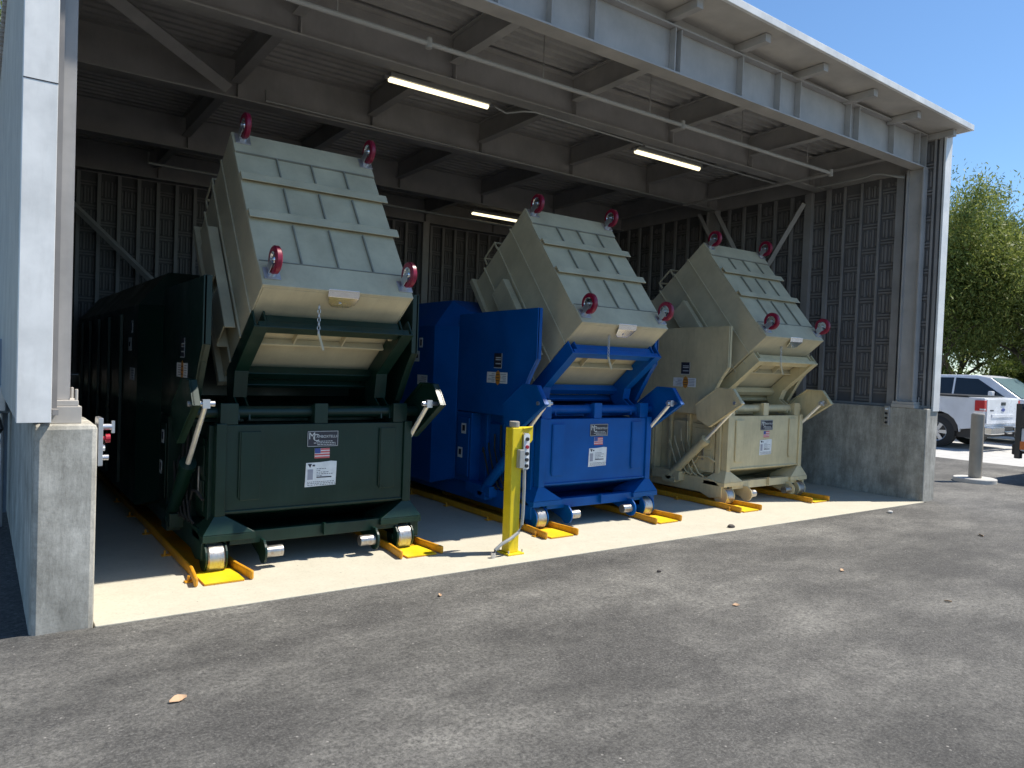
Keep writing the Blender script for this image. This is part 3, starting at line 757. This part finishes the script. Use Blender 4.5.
# ------------------------------------------------------------------ vehicles (local: tail at y=0, nose at +y, x centred)
def arch(prof_y, r, z0):
    return [(prof_y+r*math.cos(R(a)), z0+r*math.sin(R(a))) for a in range(0, 181, 20)]
def taper_prism(m, yz, w0, w1, zlo, zhi):
    """symmetric prism whose half width goes from w0 at zlo to w1 at zhi"""
    n = len(yz); vs = []
    for s in (-1, 1):
        for y, z in yz:
            t = max(0, min(1, (z-zlo)/(zhi-zlo))); vs.append((s*(w0+(w1-w0)*t), y, z))
    fs = [tuple(range(n)), tuple(range(n, 2*n))[::-1]]+[(i, (i+1) % n, n+(i+1) % n, n+i) for i in range(n)]
    m.add(vs, fs)
def sidepane(m, yz, w0, w1, zlo, zhi, s, off=.004):
    vs = []
    for o_ in (off, -.004):
        for y, z in yz:
            t = (z-zlo)/(zhi-zlo); vs.append((s*(w0+(w1-w0)*t+o_), y, z))
    n = len(yz); m.add(vs, [tuple(range(n)), tuple(range(n, 2*n))]+[(i, (i+1) % n, n+(i+1) % n, n+i) for i in range(n)])
def wheels(T, ys, w, r):
    for y in ys:
        for s in (-1, 1):
            x = s*(w-.11)
            wt = empty('wheel', (x, y, r)); wt.parent = T
            MB().lathe([(-.11, r*.62), (-.115, r*.9), (-.09, r), (.09, r), (.115, r*.9), (.11, r*.62)], (0, 0, 0), 'x', 36).build('tyre', M['rubber'], wt, smooth=True)
            m = MB().lathe([(s*.085, r*.54), (s*.11, r*.61), (-s*.10, r*.61), (-s*.10, r*.54)], (0, 0, 0), 'x', 32).cyl((s*.04, 0, 0), (s*.105, 0, 0), r*.17, 16)
            for k in range(6):
                a = R(60*k); c, d = math.cos(a), math.sin(a); h = .035
                m.ext([(s*.07, c*r*.1-d*h, d*r*.1+c*h), (s*.07, c*r*.1+d*h, d*r*.1-c*h), (s*.07, c*r*.58+d*h*1.3, d*r*.58-c*h*1.3), (s*.07, c*r*.58-d*h*1.3, d*r*.58+c*h*1.3)], (s*.025, 0, 0))
            m.build('rim', M['zinc'], wt)
            MB().cyl((s*.01, 0, 0), (s*.03, 0, 0), r*.6, 24).build('brake_disc', M['black'], wt)
def pickup(loc, rz, label, z_s=.93):
    T = empty('pickup_truck', loc, label, 'pickup truck', rot=(0, 0, rz)); T.scale = (1, 1, z_s)
    W = .97; r = .40; ya, yb = .98, 4.9
    bed = [(0, .55), (.0, .62), (-.03, 1.30), (1.98, 1.32), (1.98, .5)]+[(y, z) for y, z in arch(ya, .50, .42)]+[(.70, .50)]
    m = MB(); taper_prism(m, [(-.02, .58), (-.03, 1.30), (1.98, 1.32), (1.98, .48), (1.62, .48)]+arch(ya, .50, .42)[0:]+[(.46, .50)], W, W-.03, .5, 1.3)
    m.build('bed', M['carwhite'], T, .03)
    m = MB(); taper_prism(m, [(2.0, .48), (2.0, 1.30), (4.0, 1.30), (4.4, 1.28), (5.75, 1.16), (5.85, .95), (5.85, .50), (5.42, .48)]+arch(yb, .50, .42)+[(4.38, .46)], W, W-.04, .5, 1.3)
    m.build('front_body', M['carwhite'], T, .03)
    cab = [(2.02, 1.30), (2.12, 1.80), (2.3, 1.90), (3.6, 1.90), (3.8, 1.85), (4.45, 1.28)]
    m = MB(); taper_prism(m, cab, W-.05, W-.22, 1.30, 1.9); m.build('cab', M['carwhite'], T, .03)
    for s in (-1, 1):
        m = MB(); sidepane(m, [(2.2, 1.34), (2.26, 1.78), (3.1, 1.80), (3.1, 1.34)], W-.05, W-.22, 1.30, 1.9, s)
        sidepane(m, [(3.16, 1.34), (3.16, 1.80), (3.62, 1.79), (4.18, 1.34)], W-.05, W-.22, 1.30, 1.9, s)
        m.build('side_window', M['glass'], T)
        MB().box(min(s*(W-.02), s*(W+.2)), max(s*(W-.02), s*(W+.2)), 3.98, 4.08, 1.30, 1.50).build('wing_mirror', M['carwhite'], T, .03)
        MB().box(min(s*(W-.12), s*(W+.004)), max(s*(W-.12), s*(W+.004)), -.045, .16, .98, 1.24).build('tail_lamp', M['tail'], T, .01)
        MB().box(min(s*(W-.06), s*(W+.0065)), max(s*(W-.06), s*(W+.0065)), -.048, .05, 1.0, 1.04).build('lamp_lens', M['silver'], T)
    m = MB(); m.ext([(-W+.24, 3.83, 1.84), (W-.24, 3.83, 1.84), (W-.12, 4.43, 1.31), (-W+.12, 4.43, 1.31)], (0, .01, .012)); m.build('windscreen', M['windscreen'], T)
    m = MB().box(-W+.20, W-.20, 1.998, 2.01, 1.36, 1.78); m.build('rear_window', M['glass'], T)
    G = MB().box(-W+.13, W-.13, -.05, -.031, .66, 1.27).build('tailgate', M['carwhite'], T, .012)
    MB().box(-.60, .60, -.066, -.051, .82, .90).build('tailgate_fold', M['carwhite'], G, .006)
    MB().box(-.11, .11, -.066, -.051, 1.12, 1.20).build('handle', M['black'], G, .006)
    MB().pz([(.06*math.cos(R(30*k)), 0) for k in range(2)]+[(0, .01)], 0, .001) if False else None
    MB().py([(.09*math.cos(R(30*k)), 1.01+.04*math.sin(R(30*k))) for k in range(12)], -.062, -.051).build('badge', M['flagblue'], G)
    MB().box(-.68, -.50, -.054, -.0505, .98, 1.01).build('badge', M['ink'], G)
    MB().box(-W+.02, -.28, -.22, -.06, .42, .60).box(.28, W-.02, -.22, -.06, .42, .60).box(-.28, .28, -.20, -.06, .42, .50).build('bumper', M['chrome'], T, .02)
    MB().box(-.25, .25, -.19, -.06, .505, .60).box(-.035, .035, -.32, -.06, .36, .415).cyl((0, -.30, .415), (0, -.30, .48), .03, 10).build('hitch', M['black'], T, .006)
    MB().box(-W+.1, W-.1, .2, 5.6, .30, .52).build('underbody', M['black'], T)
    for y in (ya, yb):
        MB().box(-W+.02, W-.02, y-.46, y+.46, .44, .86).build('wheel_well', M['black'], T)
    MB().box(-W-.004, W+.004, .3, 1.97, 1.316, 1.34).build('bed_rail_cap', M['black'], T)
    wheels(T, (ya, yb), W, r)
    return T
pickup((19.42, 7.42, 0), 0, 'white pickup truck parked tail outward, red tail lamp and chrome bumper showing')
def suv(loc, rz, label, zs=.92, name='parked_suv', tail='tail'):
    T = empty(name, loc, label, 'suv', rot=(0, 0, rz)); T.scale = (1, 1, zs)
    W = .96; r = .37; ya, yb = .95, 3.85
    m = MB(); taper_prism(m, [(-.02, .5), (-.05, .95), (.05, 1.28), (3.45, 1.28), (3.6, 1.27), (4.7, 1.14), (4.85, .95), (4.85, .45), (4.38, .42)]+arch(yb, .46, .38)+[(3.3, .36), (1.5, .36)]+arch(ya, .46, .38)+[(.44, .42)], W, W-.04, .5, 1.28)
    m.build('body', M['carwhite'], T, .03)
    m = MB(); taper_prism(m, [(.03, 1.28), (.28, 1.78), (.5, 1.88), (2.5, 1.91), (2.85, 1.84), (3.62, 1.26)], W-.05, W-.2, 1.28, 1.9); m.build('cabin', M['carwhite'], T, .03)
    for s in (-1, 1):
        m = MB()
        for pane in ([(.30, 1.33), (.45, 1.74), (1.05, 1.80), (1.05, 1.33)], [(1.10, 1.33), (1.10, 1.80), (1.95, 1.82), (1.95, 1.33)], [(2.0, 1.33), (2.0, 1.82), (2.55, 1.80), (3.22, 1.33)]):
            sidepane(m, pane, W-.05, W-.2, 1.28, 1.9, s)
        m.build('side_window', M['glass'], T)
        MB().box(min(s*(W-.05), s*(W+.16)), max(s*(W-.05), s*(W+.16)), 2.92, 3.02, 1.30, 1.46).build('wing_mirror', M['carwhite'], T, .03)
        MB().box(min(s*(W-.15), s*(W+.003)), max(s*(W-.15), s*(W+.003)), -.055, .14, .88, 1.20).build('tail_lamp', M[tail], T, .01)
        MB().box(min(s*(W-.02), s*(W+.006)), max(s*(W-.02), s*(W+.006)), .02, .10, .52, .66).build('side_marker', M['amberlens'], T, .003)
        if tail == 'glass': MB().box(min(s*(W-.1), s*(W+.004)), max(s*(W-.1), s*(W+.004)), -.06, .03, .36, 1.30).build('corner_trim', M['glass'], T, .01)
        MB().box(min(s*(W-.25), s*(W-.03)), max(s*(W-.25), s*(W-.03)), 4.80, 4.862, .78, .95).build('headlight', M['silver'], T, .02)
    MB().ext([(-W+.22, 2.87, 1.83), (W-.22, 2.87, 1.83), (W-.11, 3.60, 1.29), (-W+.11, 3.60, 1.29)], (0, .012, .012)).build('windscreen', M['windscreen'], T)
    MB().ext([(-W+.2, .27, 1.76), (W-.2, .27, 1.76), (W-.12, .045, 1.34), (-W+.12, .045, 1.34)], (0, -.012, .006)).build('rear_window', M['glass'], T)
    MB().box(-W, W, -.10, -.03, .42, .62).build('rear_bumper', M['black'], T, .02)
    MB().box(-W+.1, W-.1, .2, 4.6, .25, .44).build('underbody', M['black'], T)
    for y in (ya, yb): MB().box(-W+.02, W-.02, y-.42, y+.42, .36, .78).build('wheel_well', M['black'], T)
    wheels(T, (ya, yb), W, r)
    return T
suv((22.46, 11.4, 0), R(180), 'white suv parked behind the pickup, nose to the right, dark side windows')
suv((14.72, 4.97, 0), R(180), 'white suv cut off by the right edge of the photo', zs=.95, tail='glass')

# ------------------------------------------------------------------ utility cabinet at the left
T = empty('utility_cabinet', (-.12, 7.75, 0), 'blue grey utility cabinet with conduits against the left outer wall', 'cabinet')
MB().box(-.5, .36, 0, .35, .98, 1.62).build('box', M['cabinet'], T, .01)
MB().box(-.1, .33, -.10, -.001, 1.00, 1.22).build('meter_box', M['zinc'], T, .01)
MB().box(-.5, .35, .10, .14, .10, .975).build('backing_board', M['cabinet'], T, .004)
MB().tube([(.26, -.05, 1.0), (.30, -.07, .85), (.26, -.08, .74), (.16, -.05, .72)], .018, 8).build('cable', M['black'], T, smooth=True)
for x in (-.3, .05, .20, .30): MB().cyl((x, .05, -.05), (x, .05, .975), .022, 10).build('conduit', M['zinc'], T, smooth=True)

# ------------------------------------------------------------------ trees
def tree_mesh(seed, h, spread, leafy, leaf, lsize):
    rng = random.Random(seed); tb = MB(); tips = []
    def grow(p, d, L, r, lvl):
        n = 4; pts = [p]; dd = d.copy()
        for i in range(n):
            dd = (dd+Vector((rng.uniform(-.25, .25), rng.uniform(-.25, .25), rng.uniform(-.05, .2)))).normalized()
            p2 = pts[-1]+dd*(L/n); tb.cyl(pts[-1], p2, r*(1-.18*i), 7 if lvl < 2 else 4, r*(1-.18*(i+1)), False); pts.append(p2)
            if lvl >= 2: tips.append(p2)
        if lvl < 3:
            k = 4 if lvl == 0 else 4
            for j in range(k):
                a = rng.uniform(0, 6.28); el = rng.uniform(.25, 1.0)
                nd_ = (dd*.7+Vector((math.cos(a)*el, math.sin(a)*el, rng.uniform(.1, .8)))).normalized()
                st_ = pts[rng.choice((2, 3, 4)) if lvl else rng.choice((2, 3, 4))]
                grow(st_, nd_, L*rng.uniform(.6, .85), r*.5, lvl+1)
    nt_ = rng.choice((2, 3))
    for i in range(nt_):
        a = i*2.1+rng.random(); grow(Vector((.2*math.cos(a), .2*math.sin(a), 0)), Vector((.35*math.cos(a), .35*math.sin(a), 1)).normalized(), h*.36, .15, 0)
    zmax = max(t.z for t in tips); sc_ = h*.93/zmax
    tb.v = [(x*spread, y*spread, z*sc_) for x, y, z in tb.v]
    tips = [Vector((t.x*spread, t.y*spread, t.z*sc_)) for t in tips]
    lm = MB(); vs = []; fs = []
    per = max(1, leafy//len(tips))
    for t in tips:
        if t.z < h*.16: continue
        cr = rng.uniform(.25, .75)*h/9; den = rng.choice((.5, 1, 1.5))
        if t.z > h*.6: den *= 1.5
        for k in range(int(per*den)):
            c = t+Vector((rng.gauss(0, cr*.6), rng.gauss(0, cr*.6), rng.gauss(-.45*cr, cr*.8)))
            d = Vector((rng.uniform(-1, 1), rng.uniform(-1, 1), rng.uniform(-1.6, .3))).normalized()
            s = d.cross(Vector((rng.uniform(-1, 1), rng.uniform(-1, 1), rng.uniform(-1, 1)))).normalized()
            l = lsize*rng.uniform(.6, 1.4); w = l*.28; b = len(vs)
            vs += [c-d*l*.5, c+s*w*.5, c+d*l*.5, c-s*w*.5]; fs.append((b, b+1, b+2, b+3))
    lm.v = [tuple(v) for v in vs]; lm.f = fs; lm.m = [0]*len(fs)
    return tb, lm
def tree(loc, seed, h, spread, leafy, leaf, label, lsize=.2, group='trees behind the parked cars'):
    T = empty('broadleaf_tree', loc, label, 'tree', group)
    tb, lm = tree_mesh(seed, h, spread, leafy, leaf, lsize)
    tb.build('trunk', M['bark'], T, recalc=False, smooth=True); lm.build('crown', M[leaf], T, recalc=False)
tree((29.3, 14.2, -.02), 11, 9.9, 1.35, 200000, 'leaf', 'tall pale green tree directly right of the shelter edge, behind the white pickup', .15)
tree((30.5, 10.6, -.02), 12, 8.9, 1.4, 200000, 'leaf', 'pale green tree at the right edge of the photo, behind the white suv', .15)
tree((36, 15.5, -.02), 13, 9.5, 1.3, 70000, 'leafd', 'darker green tree further back between the two pale trees', .24)
tree((38, 10.5, -.02), 14, 8.5, 1.3, 60000, 'leafd', 'dark green tree far back at the right edge of the photo', .24)
tree((28.5, 18.5, -.02), 15, 9.0, 1.2, 22000, 'leafd', 'tree mostly hidden behind the right end of the shelter', .24)
tree((29, 6.0, -.02), 16, 8.5, 1.2, 22000, 'leaf', 'pale tree just outside the right edge of the photo', .22)
tree((-1.5, 21, -.02), 17, 13, 1.0, 22000, 'leafd', 'tree seen past the top left corner of the shelter', .22, 'trees behind the shelter')
# low shrubs behind the cars
def shrub(loc, seed, label, h=1.6, n=5000):
    rng = random.Random(seed); T = empty('shrub', loc, label, 'shrub', 'shrubs under the trees')
    lm = MB(); vs = []; fs = []; sb = MB()
    cl = [(Vector((rng.uniform(-1.4, 1.4), rng.uniform(-1.4, 1.4), rng.uniform(.3, h))), rng.uniform(.3, .6)) for _ in range(16)]
    for c0, rr in cl:
        sb.cyl((c0.x*.2, c0.y*.2, 0), c0, .03, 5, .01, False)
        for k in range(n//16):
            c = c0+Vector((rng.gauss(0, rr*.5), rng.gauss(0, rr*.5), rng.gauss(0, rr*.5)))
            if c.z < .02: continue
            d = Vector((rng.uniform(-1, 1), rng.uniform(-1, 1), rng.uniform(-.5, 1))).normalized(); s = d.cross(Vector((rng.random(), rng.random(), rng.random()))).normalized()
            b = len(vs); l = .16; vs += [c-d*l*.5, c+s*l*.2, c+d*l*.5, c-s*l*.2]; fs.append((b, b+1, b+2, b+3))
    lm.v = [tuple(v) for v in vs]; lm.f = fs; lm.m = [0]*len(fs)
    sb.build('stems', M['bark'], T, recalc=False); lm.build('foliage', M['leafd'], T, recalc=False)
shrub((33, 13.5, 0), 1, 'low dark shrub under the trees right of the shelter edge'); shrub((33.5, 9.5, 0), 2, 'low dark shrub under the trees at the right edge', 1.4)
shrub((37, 18, 0), 3, 'taller shrub behind the trunks nearest the shelter', 2.4, 7000)
shrub((39, 14.5, 0), 4, 'wide shrub far behind the trunks, left of the small gap', 2.6, 9000)
shrub((36, 12.4, 0), 6, 'rounded shrub between the trunks above the pickup roof', 2.4, 9000)
shrub((35.5, 10.9, 0), 7, 'rounded shrub between the trunks at the right edge of the photo', 2.2, 9000)
shrub((41, 11.5, 0), 5, 'tall shrub far back behind the white suv roof', 3.0, 9000)

# ------------------------------------------------------------------ small litter
def leaf(x, y, s, label, mat='leafdry', rz=0, name='dry_leaf', cat='leaf'):
    m = MB(); n = 5; vs = []
    for i in range(n+1):
        t = i/n; w = math.sin(math.pi*min(.97, max(.06, t)))*.4*s
        vs += [((t-.5)*s*1.6, -w, .004+.18*s*abs(t-.4)), ((t-.5)*s*1.6, 0, .002), ((t-.5)*s*1.6, w, .004+.34*s*(1-abs(t-.5)))]
    fs = []
    for i in range(n):
        for k in range(2): fs.append((3*i+k, 3*i+k+1, 3*i+k+4, 3*i+k+3))
    m.add(vs, fs); o = m.build(name, M[mat], None); o.location = (x, y, .002); o.rotation_euler = (0, 0, rz)
    tag(o, label, cat, 'dry leaves scattered on the pavement')
    sd = o.modifiers.new('th', 'SOLIDIFY'); sd.thickness = .0015
leaf(.753, 3.506, .05, 'curled tan leaf on the asphalt at the lower left', rz=.3)
leaf(2.528, 4.242, .03, 'small tan leaf on the asphalt just before the slab, right of the green compactor', rz=1)
leaf(4.144, 3.101, .032, 'pale leaf on the asphalt in the middle foreground', rz=-.4)
leaf(5.664, 3.24, .035, 'brown leaf on open asphalt before the tan compactor', rz=.2)
leaf(8.285, 3.282, .05, 'brown leaf on the asphalt at the far right', rz=.9)
leaf(5.576, 2.397, .03, 'small brown leaf on the asphalt at the right foreground', rz=2)
def pebble(x, y, s, mat, label, seed):
    rng = random.Random(seed); bm = bmesh.new(); bmesh.ops.create_icosphere(bm, subdivisions=2, radius=s)
    for v in bm.verts: v.co = Vector((v.co.x*1.3, v.co.y, v.co.z*.6))*rng.uniform(.88, 1.12)
    me = bpy.data.meshes.new('pebble'); bm.to_mesh(me); bm.free(); me.materials.append(M[mat])
    o = bpy.data.objects.new('pebble', me); COL.objects.link(o); o.location = (x, y, s*.45); tag(o, label, 'pebble', 'pebbles on the pavement')
pebble(6.181, 4.727, .035, 'darkstone', 'dark stone lying on the slab edge before the tan compactor', 1)
pebble(4.30, 3.94, .016, 'darkstone', 'small dark stone on the asphalt before the blue compactor', 2)
pebble(8.643, 4.393, .03, 'paving', 'pale stone on the asphalt before the right end of the slab', 3)

# ------------------------------------------------------------------ camera, light, world
yaw, pit, rol, f = .624095914, -.0245969291, .0366353284, 744.215
F = Vector((math.sin(yaw)*math.cos(pit), math.cos(yaw)*math.cos(pit), math.sin(pit)))
Rt = F.cross(Vector((0, 0, 1))).normalized(); U = Rt.cross(F)
r_ = math.cos(rol)*Rt+math.sin(rol)*U; u_ = -math.sin(rol)*Rt+math.cos(rol)*U
cam = bpy.data.cameras.new('camera'); co = bpy.data.objects.new('camera', cam); COL.objects.link(co)
co.matrix_world = Matrix(((r_.x, u_.x, -F.x, 0), (r_.y, u_.y, -F.y, 0), (r_.z, u_.z, -F.z, 1.55), (0, 0, 0, 1)))
cam.sensor_width = 36; cam.lens = f/1024*36; cam.clip_end = 1000; cam.clip_start = .05
SC.camera = co
sd = Vector((.58, -.24, 1)).normalized()
sun = bpy.data.lights.new('sun', 'SUN'); sun.energy = 4.9; sun.angle = R(.53); sun.color = (1, .94, .84)
so = bpy.data.objects.new('sun', sun); COL.objects.link(so); so.rotation_euler = (-sd).to_track_quat('-Z', 'Y').to_euler()
w = bpy.data.worlds.new('World'); SC.world = w; w.use_nodes = True; nt = w.node_tree
sky = nt.nodes.new('ShaderNodeTexSky'); sky.sky_type = 'NISHITA'; sky.sun_disc = False
sky.sun_elevation = math.asin(sd.z); sky.sun_rotation = math.atan2(sd.x, sd.y); sky.air_density = 1.0; sky.dust_density = .15; sky.ozone_density = 4.0
bg = nt.nodes['Background']; bg.inputs['Strength'].default_value = .11; nt.links.new(mix(nt, 1, sky.outputs[0], (.83, .98, 1.07), 'MULTIPLY'), bg.inputs['Color'])
SC.view_settings.view_transform = 'Standard'; SC.view_settings.look = 'None'; SC.view_settings.exposure = .5; SC.view_settings.gamma = 1
SC.render.engine = 'CYCLES'; SC.cycles.max_bounces = 8; SC.cycles.diffuse_bounces = 5
